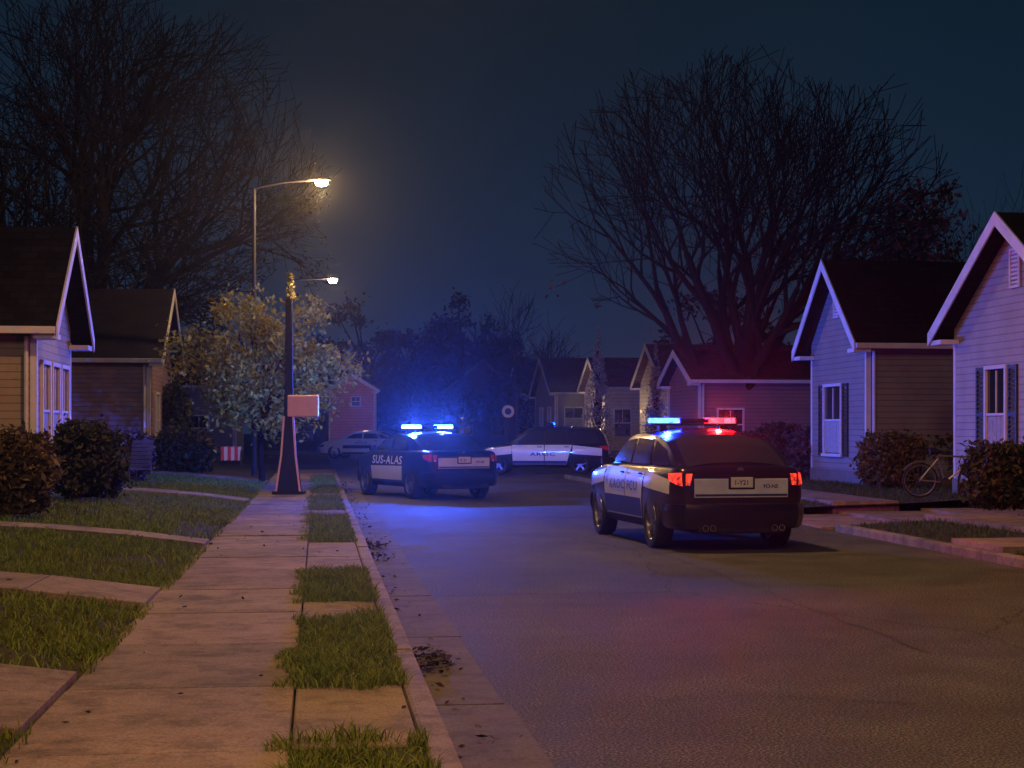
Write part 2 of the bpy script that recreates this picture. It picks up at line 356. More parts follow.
for (c,r,n) in ((G(430,668),.13,190),(G(436,660),.1,100),(G(372,548),.22,200),(G(377,560),.15,80),(G(480,748),.08,10)):
    for i in range(n): 
        x=c[0]+random.gauss(0,r*.6); P.append((max(x,.67),c[1]+random.gauss(0,r*1.5),.02+random.random()*.06))
for i in range(300):
    P.append((.66+abs(random.gauss(0,.14)),random.uniform(6,50),.016+random.random()*.012))
for i in range(160): P.append((random.uniform(-4,.5),random.uniform(6,30),.14+random.random()*.02))
P=[(x,y,max(z,zl(x)+.02) if x<-1.4 else z) for x,y,z in P]
v,f=leafquads(P,.026,.8); M['dead']=leafm('dead_leaf',(.05,.028,.015),(.022,.014,.01),3,.1)
tag(np_mesh('leaf_litter',v,f,M['dead']),'dark fallen leaves gathered along the left gutter','leaves',kind='stuff')
# ---------------------------------------------------------------- car
def beacon(root,x,y,z,power,col):
    L=bpy.data.lights.new('beacon_light','POINT'); L.energy=power; L.color=col; L.shadow_soft_size=.035
    o=bpy.data.objects.new('beacon_light',L); C.objects.link(o); o.parent=root; o.location=(x,y,z)
def car(label,style,loc,yaw,lights,paint,doorp,stripe,stripem,textcol,word,tail,letterz=.80,plate=None,panels=True,tw=1.75,panel_lo=.80,pw=(0,0),lh=.78):
    root=thing('police_car' if lights else 'parked_car',label,'police car' if lights else 'car',loc,yaw)
    W=.96
    pl=([-2.42,-2.39,-2.33,-2.22,-2.0,-1.5,-.5,1,1.6,2.0,2.25,2.38,2.43],[.78,.85,.90,.94,.965,.99,1,1,.985,.95,.88,.78,.66])
    sc=([.26,.36,.52,.72,.86,.97,1.06,1.12],[.90,.95,.975,1.0,1.0,.985,.955,.90])
    suv=style in('suv','box'); box_=style=='box'
    def hw(y,z): 
        fl=1+.016*(math.exp(-((y+1.42)/.45)**2)+math.exp(-((y-1.5)/.45)**2))*(1 if z<.95 else .3)
        return W*np.interp(y,*pl)*np.interp(z,*sc)*fl
    zt=([-2.42,-2.38,-2.3,-2.1,-1.5,1.0,1.25,1.7,2.1,2.34,2.43],[1.02,1.08,1.115,1.125,1.125,1.105,1.09,1.03,.95,.83,.72])
    zb=([-2.42,-2.2,-1.5,1.5,2.2,2.43],[.42,.33,.25,.25,.31,.38])
    if box_: rk=([-2.38,-2.33,-2.22,-2.08,-1.9,-1.5,-.8,-.3,.1,.35,.5,1.25],[1.11,1.22,1.46,1.62,1.68,1.71,1.73,1.735,1.72,1.69,1.63,1.10])
    elif suv: rk=([-2.34,-2.25,-2.05,-1.75,-1.45,-1.15,-.8,-.3,.1,.35,.5,1.3],[1.11,1.155,1.265,1.415,1.525,1.585,1.62,1.635,1.62,1.58,1.52,1.10])
    else: rk=([-2.12,-2.0,-1.6,-1.2,-.95,-.6,-.2,.15,.4,.5,1.3],[1.11,1.15,1.33,1.48,1.54,1.57,1.58,1.56,1.52,1.48,1.10])
    rear=rk[0][0]
    gp=([-2.34,-1.9,-1,.3,1.3],[.86,.93,.98,.98,.92])
    def gh(y,z): return W*np.interp(y,*gp)*np.interp(z,[1.06,1.3,1.5,1.72],[.935,.865,.79,.69])
    cr=.085
    ys=[-2.42,-2.405,-2.37,-2.32,-2.22,-2.1]+list(np.linspace(-1.95,1.9,30))+[2.0,2.1,2.2,2.28,2.34,2.39,2.43]
    rings=[]
    for y in ys:
        b=np.interp(y,*zb); t=np.interp(y,*zt); h=[(0,b),(hw(y,b)*.8,b),(hw(y,b)*.95,b+.012)]
        for k in range(9):
            z=b+.04+(t-.08-b)*k/8; h.append((hw(y,z),z))
        w=hw(y,t-.03); h+=[(w-.014,t-.018),(w-.05,t),(w*.6,t+.014),(w*.3,t+.02),(0,t+.022)]
        rings.append([(x,y,z) for x,z in h]+[(-x,y,z) for x,z in h[-2:0:-1]])
    mb=MB(); mb.loft(rings); body=mb.build('body',paint,root)
    cut=MB()
    for y in(-1.42,1.5):
        for s in(-1,1): 
            P=[(s*.60,y+.425*math.cos(2*PI*k/36),.37+.425*math.sin(2*PI*k/36)) for k in range(36)]
            cut.prism(P,(s*.6,0,0))
    co=cut.build('cutter_tmp',M['black'])
    for o in(co,body):
        bm=bmesh.new(); bm.from_mesh(o.data); bmesh.ops.recalc_face_normals(bm,faces=bm.faces); bm.to_mesh(o.data); bm.free()
    md=body.modifiers.new('b','BOOLEAN'); md.object=co; md.operation='DIFFERENCE'; md.solver='EXACT'
    bpy.context.view_layer.update()
    dg=bpy.context.evaluated_depsgraph_get(); nm=bpy.data.meshes.new_from_object(body.evaluated_get(dg))
    body.modifiers.clear(); body.data=nm; bpy.data.objects.remove(co); nm.shade_smooth(); nm.set_sharp_from_angle(angle=math.radians(32))
    def top(x,y):
        z=np.interp(y,*rk); w=gh(y,z); return z-cr*(min(abs(x)/w,1))**2.6
    ys=sorted(set([round(v,3) for v in list(np.linspace(rear,-1.0,18))+list(np.linspace(-1,.4,10))+list(np.linspace(.4,rk[0][-1],12))]))
    rings=[]
    for y in ys:
        z1=np.interp(y,*rk); w=gh(y,z1); e=max(z1-cr,1.065); h=[(0,1.05),(gh(y,1.06),1.05)]
        for k in range(6):
            z=1.06+(e-1.06)*k/5; h.append((gh(y,z)-(.014 if k==5 else 0),z+(.004 if k==5 else 0)))
        for q in(.93,.82,.65,.42,.2,0): h.append((w*q,max(top(w*q,y),1.066)))
        rings.append([(x,y,z) for x,z in h]+[(-x,y,z) for x,z in h[-2:0:-1]])
    mb=MB(); mb.loft(rings); cab=mb.build('roof',paint,root,38)
    def side(quad,fn,s,off,nu=8,nv=5):
        vs=[];a,b,c,d=[np.array(q,float) for q in quad]
        for i in range(nu+1):
            for j in range(nv+1):
                u=i/nu; v=j/nv; p=(a*(1-u)+b*u)*(1-v)+(d*(1-u)+c*u)*v
                vs.append((s*(fn(p[0],p[1])+off),p[0],p[1]))
        return vs,[(i*(nv+1)+j,(i+1)*(nv+1)+j,(i+1)*(nv+1)+j+1,i*(nv+1)+j+1) for i in range(nu) for j in range(nv)]
    def patch(name,quad,fn,s,off,m,par=root):
        mb=MB(); mb.add(*side(quad,fn,s,off)); return mb.build(name,m,par,60)
    du=.04 if box_ else (-.055 if suv else -.115)
    for s in(-1,1):
        fd=patch('door',((.98,.38),(-.13,.38),(-.13,1.07),(1.02,1.07)),hw,s,.007,doorp)
        rd=patch('door',((-.16,.38),(-.93,.38),(-1.13,1.07),(-.16,1.07)),hw,s,.007,doorp)
        for d,(y,z) in((fd,(-.06,1.0)),(rd,(-1.02,1.0))):
            mb=MB(); x=s*(hw(y,z)+.03); mb.box(min(x,x-s*.02),max(x,x-s*.02),y,y+.17,z-.012,z+.012); mb.build('handle',M['black'],d,bev=.005)
        patch('side_window',((.93,1.13),(-.1,1.13),(-.1,1.54+du),(.42,1.49+du)),gh,s,.006,M['carglass'])
        patch('side_window',((-.2,1.13),(-1.1,1.13),(-.98 if suv else -.92,1.53+du-(0 if suv else .02)),(-.2,1.545+du)),gh,s,.006,M['carglass'])
        if box_: patch('quarter_window',((-1.2,1.13),(-2.1,1.15),(-1.95,1.52),(-1.09,1.565)),gh,s,.006,M['carglass'])
        elif suv: patch('quarter_window',((-1.2,1.13),(-1.92,1.13),(-1.6,1.34),(-1.09,1.46)),gh,s,.006,M['carglass'])
        else: patch('quarter_window',((-1.19,1.13),(-1.72,1.13),(-1.25,1.33),(-1.02,1.40)),gh,s,.006,M['carglass'])
        if stripe: patch('side_stripe',stripe,hw,s,.012,stripem)
        if panels:
            patch('fender_panel',((2.14,panel_lo-.08),(1.03,panel_lo+.03),(1.03,1.04),(2.05,.90)),hw,s,.009,M['paint_white'])
            patch('fender_panel',((-1.15,panel_lo+.03),(-2.20,panel_lo-.04),(-2.20,.95),(-1.15,1.06)),hw,s,.009,M['paint_white'])
        patch('sill_trim',((1.05,.27),(-.97,.27),(-.97,.365),(1.05,.365)),hw,s,.010,M['black'])
        mb=MB(); mb.loft([[(s*(.86+a),.80+dy*b,1.14+dz*c) for dy,dz in((-.04,-.05),(.05,-.05),(.07,0),(.04,.06),(-.04,.07))] for a,b,c in((0,.3,.3),(.06,.8,.8),(.14,1,1),(.2,.9,.85))]); mb.build('wing_mirror',paint,root,40)
        mb=MB(); mb.add(*side(((-2.405,.87),(-2.16,.95),(-2.10,1.03),(-2.39,1.045)),hw,s,.012)); 
        x0,x1=s*.67,s*(.752); P=[(x0+s*.03,.88),(x1,.88),(x1,1.03),(x0,1.03)]; mb.prism([(x,-2.437,z) for x,z in P],(0,.022,0))
        tl=mb.build('tail_light',tail,root,40)
        mb=MB(); mb.box(min(s*.71,s*.745),max(s*.71,s*.745),-2.445,-2.436,.89,.91); mb.build('reverse_lamp',M['plate'],tl)
        mb=MB(); mb.add(*side(((2.16,.68),(2.385,.64),(2.38,.74),(2.12,.82)),hw,s,.008)); mb.build('headlight',M['chrome'],root,40)
        cu=bpy.data.curves.new('lettering','FONT'); cu.body=word; cu.size=.34; cu.offset=.006; cu.space_character=1.12; cu.resolution_u=3
        to=bpy.data.objects.new('txt_tmp',cu); C.objects.link(to); bpy.context.view_layer.update(); me=bpy.data.meshes.new_from_object(to); bpy.data.objects.remove(to)
        xs=[v.co.x for v in me.vertices]; L=max(xs)-min(xs); k=tw/L; kz=min(lh,k)
        for v in me.vertices:
            y=(-.08+ (L*k/2-(v.co.x-min(xs))*k)*(1 if s<0 else -1)); z=letterz+v.co.y*kz; v.co=(s*(hw(y,z)+.017),y,z)
        me.materials.append(textcol); finish(bpy.data.objects.new('lettering',me),root)
    def topatch(y0,y1,k0,k1,name,sgn):
        vs=[];n=10
        for i in range(n+1):
            y=y0+(y1-y0)*i/n; kk=k0+(k1-k0)*i/n
            for j in range(n+1):
                w=gh(y,np.interp(y,*rk))*kk; x=-w+2*w*j/n; vs.append((x,y+sgn*.010,top(x,y)+.010))
        mb=MB(); mb.add(vs,[(i*(n+1)+j,(i+1)*(n+1)+j,(i+1)*(n+1)+j+1,i*(n+1)+j+1) for i in range(n) for j in range(n)]); mb.build(name,M['carglass'],root,60)
    if box_: topatch(-2.34,-2.07,.90,.86,'rear_window',-1)
    elif suv: topatch(-2.23,-1.46,.90,.86,'rear_window',-1)
    else: topatch(-1.98,-1.05,.90,.86,'rear_window',-1)
    topatch(1.18,.52,.93,.9,'windscreen',1)
    by=-2.0 if box_ else (-1.43 if suv else -1.0); bz=np.interp(by,*rk)
    mb=MB(); mb.box(-.14,.14,by-.03,by+.01,bz-.02,bz+.012); mb.build('brake_lamp',M['taildim'],root)
    mb=MB(); mb.box(-.64,.64,-2.432,-2.41,.72,.965); hp=mb.build('hatch_panel',M['silver'],root,bev=.006)
    mb=MB(); mb.box(-.15,.15,-2.452,-2.434,.85,.985); np_=mb.build('number_plate',M['plate'],root,bev=.004)
    mb=MB(); mb.box(-.18,.18,-2.442,-2.4335,.825,1.0); mb.build('plate_recess',M['black'],root,bev=.004)
    mb=MB(); mb.box(-.63,.63,-2.4345,-2.4325,.735,.765); mb.build('hatch_stripe',M['decal_blue'],hp)
    def flat(word,size,x0,z0,y,m,par,name='lettering'):
        cu=bpy.data.curves.new(name,'FONT'); cu.body=word; cu.size=size; cu.offset=.002
        to=bpy.data.objects.new('txt_tmp',cu); C.objects.link(to); bpy.context.view_layer.update(); me=bpy.data.meshes.new_from_object(to); bpy.data.objects.remove(to)
        for v in me.vertices: v.co=(x0+v.co.x,y,z0+v.co.y)
        me.materials.append(m); finish(bpy.data.objects.new(name,me),par)
    flat(plate or '1-Y21',.085,-.11,.885,-2.455,M['decal_blue'],np_)
    flat('FO-NS',.07,.30,.84,-2.4345,M['decal_blue'],hp)
    mb=MB(); mb.lathe([(0,.0),(0,.045),(.01,.05),(.014,.03),(.014,0)],'y',(0,-2.40,1.065),16,False); mb.build('badge',M['chrome'],root,40)
    mb=MB(); mb.box(-.26,.26,-2.447,-2.42,1.003,1.018); mb.build('hatch_handle',M['black'],root)
    def bumper(sg,name):
        prof=[(-.035,.31),(.0,.35),(.025,.46),(.03,.56),(.01,.63),(-.03,.65)]
        yy=([-2.0,-2.15,-2.28,-2.36,-2.41,-2.45] if sg<0 else [2.05,2.18,2.28,2.36,2.41,2.45])
        half=[(W*np.interp(y,*pl)*1.0+.004,y) for y in yy]; e=half[-1]
        half+=[(e[0]*q,e[1]+sg*dy) for q,dy in((.8,.025),(.4,.045),(0,.05))]
        full=half+[(-x,y) for x,y in half[-2::-1]]
        rings=[]
        for (x,y) in full:
            d=Vector((x*.9,y-sg*1.9,0)); d.normalize() 
            rings.append([(x+d.x*o,y+d.y*o,z) for o,z in prof]+[(x-d.x*.1,y-d.y*.1,z) for z in(.63,.34)])
        mb=MB(); mb.loft(rings); return mb.build(name,paint,root,30)
    bumper(-1,'rear_bumper'); fb=bumper(1,'front_bumper')
    mb=MB(); mb.box(-.62,.62,2.44,2.505,.42,.60); mb.build('grille',M['black'],root,bev=.02)
    mb=MB(); mb.box(-.6,.6,-2.47,-2.2,.25,.34); mb.build('rear_valance',M['black'],root,bev=.02)
    for x in(-.47,.47):
        for q in(-.05,.05):
            mb=MB(); mb.lathe([(0,.042),(.14,.042),(.14,.033),(0,.033)],'y',(x+q,-2.53,.325),16); mb.build('exhaust_tip',M['chrome'],root,40)
    for y in(-1.42,1.5):
        for s in(-1,1):
            wh=bpy.data.objects.new('wheel',None); C.objects.link(wh); wh.parent=root; wh.location=(s*.83,y,.37)
            mb=MB(); mb.lathe([(-.11,.25),(-.125,.30),(-.115,.35),(-.09,.368),(.09,.368),(.115,.35),(.125,.30),(.11,.25)],'x',(0,0,0),36); mb.build('tyre',M['rubber'],wh,40)
            mb=MB(); mb.lathe([(s*.10,.255),(s*.115,.25),(s*.10,.235),(s*.03,.225),(-s*.10,.225),(-s*.10,.255)],'x',(0,0,0),36)
            for k in range(5):
                a=2*PI*k/5+.3; u=Vector((0,math.cos(a),math.sin(a))); v=Vector((0,-math.sin(a),math.cos(a)))
                mb.obox(u*.135+Vector((s*.075,0,0)),u,v,(1,0,0),.105,.032,.014)
            mb.lathe([(s*.05,.0),(s*.05,.07),(s*.09,.065),(s*.095,0)],'x',(0,0,0),20,False)
            mb.build('rim',M['alloy'],wh,35)
            mb=MB(); mb.lathe([(s*-.02,.0),(s*-.02,.225),(s*-.035,.225),(s*-.035,0)],'x',(0,0,0),24,False); mb.build('brake_disc',M['black'],wh)
    mb=MB(); mb.box(-.55,.55,-2.1,2.1,.24,.40); mb.build('underbody',M['black'],root)
    if lights:
        zr=np.interp(-.25,*rk)
        for q in(-.45,.45):
            mb=MB(); mb.box(q-.05,q+.05,-.34,-.2,zr-.04,zr+.034); mb.build('bar_foot',M['black'],root)
        lb=MB(); lb.box(-.64,.64,-.42,-.12,zr+.03,zr+.065); o=lb.build('light_bar',M['black'],root,bev=.012)
        for s in(-1,1):
            m=lights[0] if s<0 else lights[1]
            mb=MB(); x0,x1=(s*.22,s*.62); xs=np.linspace(x0,x1,7)
            mb.loft([[(x,-.27+dy*q,zr+.067+dz) for dy,dz in((-.13,0),(-.14,.02),(-.11,.07),(.11,.07),(.14,.02),(.13,0))] for x,q in zip(xs,(1,1,1,1,1,.95,.72))]); mb.build('beacon_lens',m,o,30)
            p=pw[0] if s<0 else pw[1]
            if p: beacon(root,s*.42,-.27,zr+.067+.07+.06,p,(1,.012,.012) if m==M['red'] else (.03,.10,1))
        mb=MB(); mb.box(-.215,.215,-.405,-.135,zr+.067,zr+.132); mb.build('beacon_housing',M['black'],o,bev=.012)
    mb=MB(); mb.tube([(.15,-1.2,np.interp(-1.2,*rk)-.01),(.15,-1.28,np.interp(-1.2,*rk)+.34)],[.006,.003],6); mb.build('aerial',M['black'],root)
    return root
def place(px,py,lx,ly,camyaw):
    a=math.radians(camyaw)-TH; s,t=G(px,py); c,d=math.cos(a),math.sin(a)
    return (s-(c*lx-d*ly),t-(d*lx+c*ly),0),a
DW,DN,DB=M['paint_white'],M['paint_dark'],M['paint_black']
l,a=place(650,548,-.95,-1.42,11)
car('black and white police car nearest the camera, red and blue roof lights lit','suv',l,a,(M['blue1'],M['red']),DB,DW,((.98,.40),(-.93,.40),(-.97,.66),(.98,.66)),M['decal_blue'],M['decal_blue'],'KAOC FCU',M['tail'],.76,tw=1.5,pw=(170,420),lh=.55)
l,a=place(409,499,-.95,-1.42,26)
car('dark police car parked askew beyond the nearest one, two blue roof lights blazing','sedan',l,a,(M['blue'],M['blue']),DN,DN,((.98,.42),(-.93,.42),(-1.03,.76),(.98,.74)),M['paint_white'],M['decal_white'],'SUS-ALAS',M['taildim'],.80,'K 21',panels=False,tw=1.9,pw=(2700,2700),lh=.80)
l,a=place(580,475,-.95,-1.42,84)
car('police car standing sideways across the road end, single small blue roof light','box',l,a,(M['black'],M['bluesoft']),DN,DW,((.98,.39),(-.93,.39),(-.95,.50),(.98,.50)),M['decal_blue'],M['decal_blue'],'AROC',M['taildim'],.68,tw=.9,panel_lo=.72,pw=(0,120),lh=.5)
l,a=place(384,459,-.95,-1.42,76)
car('white car with dark windows farthest down the street, behind the sign post','sedan',l,a,None,DW,DW,((.98,.58),(-.93,.58),(-1.0,.76),(.98,.76)),M['decal_blue'],M['decal_blue'],'ROLE',M['taildim'],.84,tw=.7,lh=.4)
# ---------------------------------------------------------------- houses
def window(root,o,u,n,w,h,shut=False,pale=False,tm=None):
    o,u,n=Vector(o),Vector(u),Vector(n); z=Vector((0,0,1)); tm=tm or M['trim']
    mb=MB(); b=.075
    mb.obox(o+n*.03+z*(h/2+b/2),u,n,z,w/2+b,.035,b/2); mb.obox(o+n*.04-z*(h/2+b/2),u,n,z,w/2+b+.04,.055,b/2)
    for s in(-1,1): mb.obox(o+n*.03+u*s*(w/2+b/2),u,n,z,b/2,.033,h/2-.002)
    mb.obox(o+n*.02,u,n,z,w/2,.022,.025); mb.obox(o+n*.016+z*h/4,u,n,z,.012,.018,h/4-.03)
    wd=mb.build('window',tm,root,bev=.006)
    mb=MB(); mb.obox(o+n*.004,u,n,z,w/2,.006,h/2); mb.build('pane',M['glass'],wd)
    if pale:
        mb=MB(); k=10
        for i in range(k): mb.obox(o+n*.013+u*(w*(i+.5)/k-w/2)-z*(h/4),u,n,z,w/2/k*.9,.002+.003*(i%2),h/4-.03)
        mb.build('curtain',M['curtain'],wd)
    if shut:
        for s in(-1,1):
            mb=MB(); sw=.2; c=o+u*s*(w/2+b+sw+.03)+n*.02
            for q in(-1,1): mb.obox(c+u*q*(sw-.03),u,n,z,.03,.02,h/2+.06)
            for zz in(-h/2-.02,0,h/2+.02): mb.obox(c+z*zz,u,n,z,sw-.06,.019,.035)
            for i in range(int(h/.09)): mb.obox(c+z*(-h/2+.06+i*.09),u,(n+z*.5).normalized(),(z-n*.5).normalized(),sw-.06,.006,.04)
            mb.build('shutter',M['shutter'],root)
def point(loc,power,col,r=.1):
    L=bpy.data.lights.new('house_fill_light','POINT'); L.energy=power; L.color=col; L.shadow_soft_size=r
    o=bpy.data.objects.new('house_fill_light',L); C.objects.link(o); o.location=loc; return o
def house(label,loc,rz,w,depth,eave,apex,wall,roof,gw=(),sw=(),near=-1,vent=False,oh=.35,of=.4,group=None,porch=None,tm=None):
    tm=tm or M['trim']
    R=thing('house',label,'house',loc,rz,group); m=(apex-eave)/(w/2+oh); ez=eave+m*oh
    mb=MB(); mb.prism([(0,-w/2,0),(0,-w/2,ez-.01),(0,0,apex-.01),(0,w/2,ez-.01),(0,w/2,0)],(depth,0,0)); mb.build('wall',wall,R)
    mb=MB(); yo=w/2+oh; t=.13; mb.prism([(-of,-yo,eave),(-of,0,apex),(-of,yo,eave),(-of,yo,eave+t),(-of,0,apex+t),(-of,-yo,eave+t)],(depth+2*of,0,0)); rf=mb.build('roof',roof,R)
    for s in(-1,1):
        mb=MB(); P=[(-of-.035,0,apex-.12),(-of-.035,0,apex+t+.015),(-of-.035,s*(yo+.01),eave+t+.015),(-of-.035,s*(yo+.01),eave-.12)]; mb.prism(P,(.032,0,0)); mb.build('rake_board',tm,rf)
        mb=MB(); mb.box(-of+.005,depth+of-.005,min(s*(yo+.003),s*(yo+.09)),max(s*(yo+.003),s*(yo+.09)),eave-.02,eave+.11); mb.build('gutter',tm,rf,bev=.01)
        mb=MB(); mb.box(-of+.01,-.005,min(s*(w/2-.25),s*(yo-.01)),max(s*(w/2-.25),s*(yo-.01)),eave-.1,eave-.005); mb.build('soffit',tm,R)
        for x in(-.014,):
            mb=MB(); mb.box(x,.10,min(s*(w/2-.09),s*(w/2+.014)),max(s*(w/2-.09),s*(w/2+.014)),.26,ez-.25); mb.build('corner_board',tm,R)
    mb=MB(); mb.tube([(.16,near*(w/2+.07),eave-.05),(.16,near*(w/2+.07),.15)],.04,8); mb.build('downpipe',tm,R,40)
    mb=MB(); mb.box(-.03,depth+.03,-w/2-.03,w/2+.03,-.4,.25); mb.build('foundation',M['found'],R)
    for (y,z,ww,hh,sh,pa) in gw: window(R,(0,y,z),(0,1,0),(-1,0,0),ww,hh,sh,pa,tm)
    for (x,z,ww,hh,sh,pa) in sw: window(R,(x,near*w/2,z),(1,0,0),(0,near,0),ww,hh,sh,pa,tm)
    if porch:
        x,y,z,pw=porch
        mb=MB(); mb.loft([[(x+a*r,y+b*r,z+h) for a,b in((-1,-1),(1,-1),(1,1),(-1,1))] for h,r in((-.08,.03),(.0,.05),(.07,.045),(.1,.02))]); mb.build('added_lantern',M['addedlamp'],R)  # invented lantern, added to warm the house wall
        o=point((0,0,0),pw,(1,.68,.45),.2); o.parent=R; o.location=(x-1.4,y,z-.1)  # unseen fill point, set off in front of the added lantern
    if vent:
        mb=MB(); zc=apex-(apex-eave)*.42; mb.box(-.05,-.02,-.22,-.17,zc-.35,zc+.3); mb.box(-.05,-.02,.17,.22,zc-.35,zc+.3); mb.box(-.052,-.02,-.22,.22,zc+.3,zc+.35); mb.box(-.052,-.02,-.22,.22,zc-.4,zc-.35)
        for i in range(8): mb.obox((-.02,0,zc-.3+i*.08),(0,1,0),(1,0,-.6),(.3,0,1),.168,.012,.022)
        mb.build('gable_vent',tm,R)
    return R
def HL(label,s,t0,t1,zg,eave,apex,*a,**k): return house(label,(s,(t0+t1)/2,zg),PI,t1-t0,k.pop('depth',9),eave-zg,apex-zg,*a,near=1,**k)
def HR(label,s,t0,t1,zg,eave,apex,*a,**k): return house(label,(s,(t0+t1)/2,zg),0,t1-t0,k.pop('depth',9),eave-zg,apex-zg,*a,near=-1,**k)
HL('tan sided house with dark gabled roof at the left edge',-5,29.4,33.4,.4,3.32,5.35,M['siding_tan'],M['roof'],gw=[(-1.05,1.55,.8,1.7,False,True),(1.15,1.55,.75,1.7,False,True),(.05,1.55,.75,1.7,False,True)])
HL('mauve brown sided gabled house second from the left edge',-5,48.9,56,.2,3.62,6.0,M['siding_brown'],M['roof'],gw=[(1.6,1.7,1.,1.6,False,True)])
HL('small dim house behind the yellow leafed tree',-4.4,88,96,.1,3.9,6.2,M['siding_grey2'],M['roof2'],sw=[(2,1.6,1,1.3,False,True)])
HR('lilac grey sided house with black shutters at the right edge',13,25.7,31.6,.35,3.45,5.55,M['siding_grey'],M['roof'],gw=[(.85,1.55,.85,1.75,True,True),(-1.9,1.55,.85,1.75,True,True)],vent=True)
HR('grey house with black shuttered window, second from the right edge',13,36.9,41.2,.35,3.55,5.75,M['siding_grey2'],M['roof'],gw=[(.3,1.5,1.3,1.7,True,True)],vent=True)
HR('long low dark house with a small window, red light on it',14,58,63,.3,3.35,4.55,M['siding_brown'],M['roof2'],sw=[(5.0,1.55,1.1,1.1,False,False),(1.2,1.5,.9,1.1,False,False)],depth=14)
HR('house with white edged gable behind the glowing red roof light',16,72.3,78.7,.2,3.7,5.6,M['siding_cream'],M['roof_brown'],gw=[(0,1.7,1,1.3,False,False)],porch=(-.15,2.2,2.3,60))
HR('cream sided house with windows behind the left conifer',16,88.6,95.4,.2,3.9,5.7,M['siding_cream'],M['roof_brown'],gw=[(-1.6,1.8,1,1.5,False,False),(1.3,1.8,1,1.5,False,False)],sw=[(1.0,1.8,.9,1.5,False,False)],depth=6,porch=(-.15,-1.5,2.8,330))
HR('dark gabled house with blue lit windows above the sideways car',16,107.7,117.7,.2,4.05,6.6,M['siding_grey2'],M['roof2'],gw=[(-2.5,2.2,1.4,1.5,False,True),(1.5,2.2,1.4,1.5,False,True)],sw=[(1.3,2.2,1.2,1.4,False,True)],depth=6)
HR('farthest gabled house of the right hand row',18,139,150,.2,4.7,7.1,M['siding_grey2'],M['roof2'],gw=[(0,2.4,1.5,1.6,False,True)],depth=8)
s,t=at(482,128); house('dark blue grey gabled house straight ahead behind the cars',(s,t,0),PI/2,5.6,9,4.6,7.1,M['siding_blue'],M['roof2'],gw=[(-1.3,1.9,1,1.4,False,False),(1.3,1.9,1,1.4,False,False)],tm=M['trimdim'])
s,t=at(352,112); house('small salmon coloured house with white edged gable at the street end',(s,t,0),PI/2,3.2,8,4.3,5.4,M['siding_red'],M['roof_brown'],gw=[(-.25,3.6,.55,.6,False,False)],oh=.25)
point((s+.5,t-7,5.2),150,(1,.6,.5),.3)  # unseen fill point added to lighten the salmon gable
s,t=at(292,104); house('long low dark building left of the salmon coloured house',(s,t,0),PI/2,4.4,8,3.1,3.9,M['siding_blue'],M['roof2'],gw=[(-.9,1.5,.9,1.1,False,False),(1,1.5,.9,1.1,False,False)],tm=M['trimdim'])
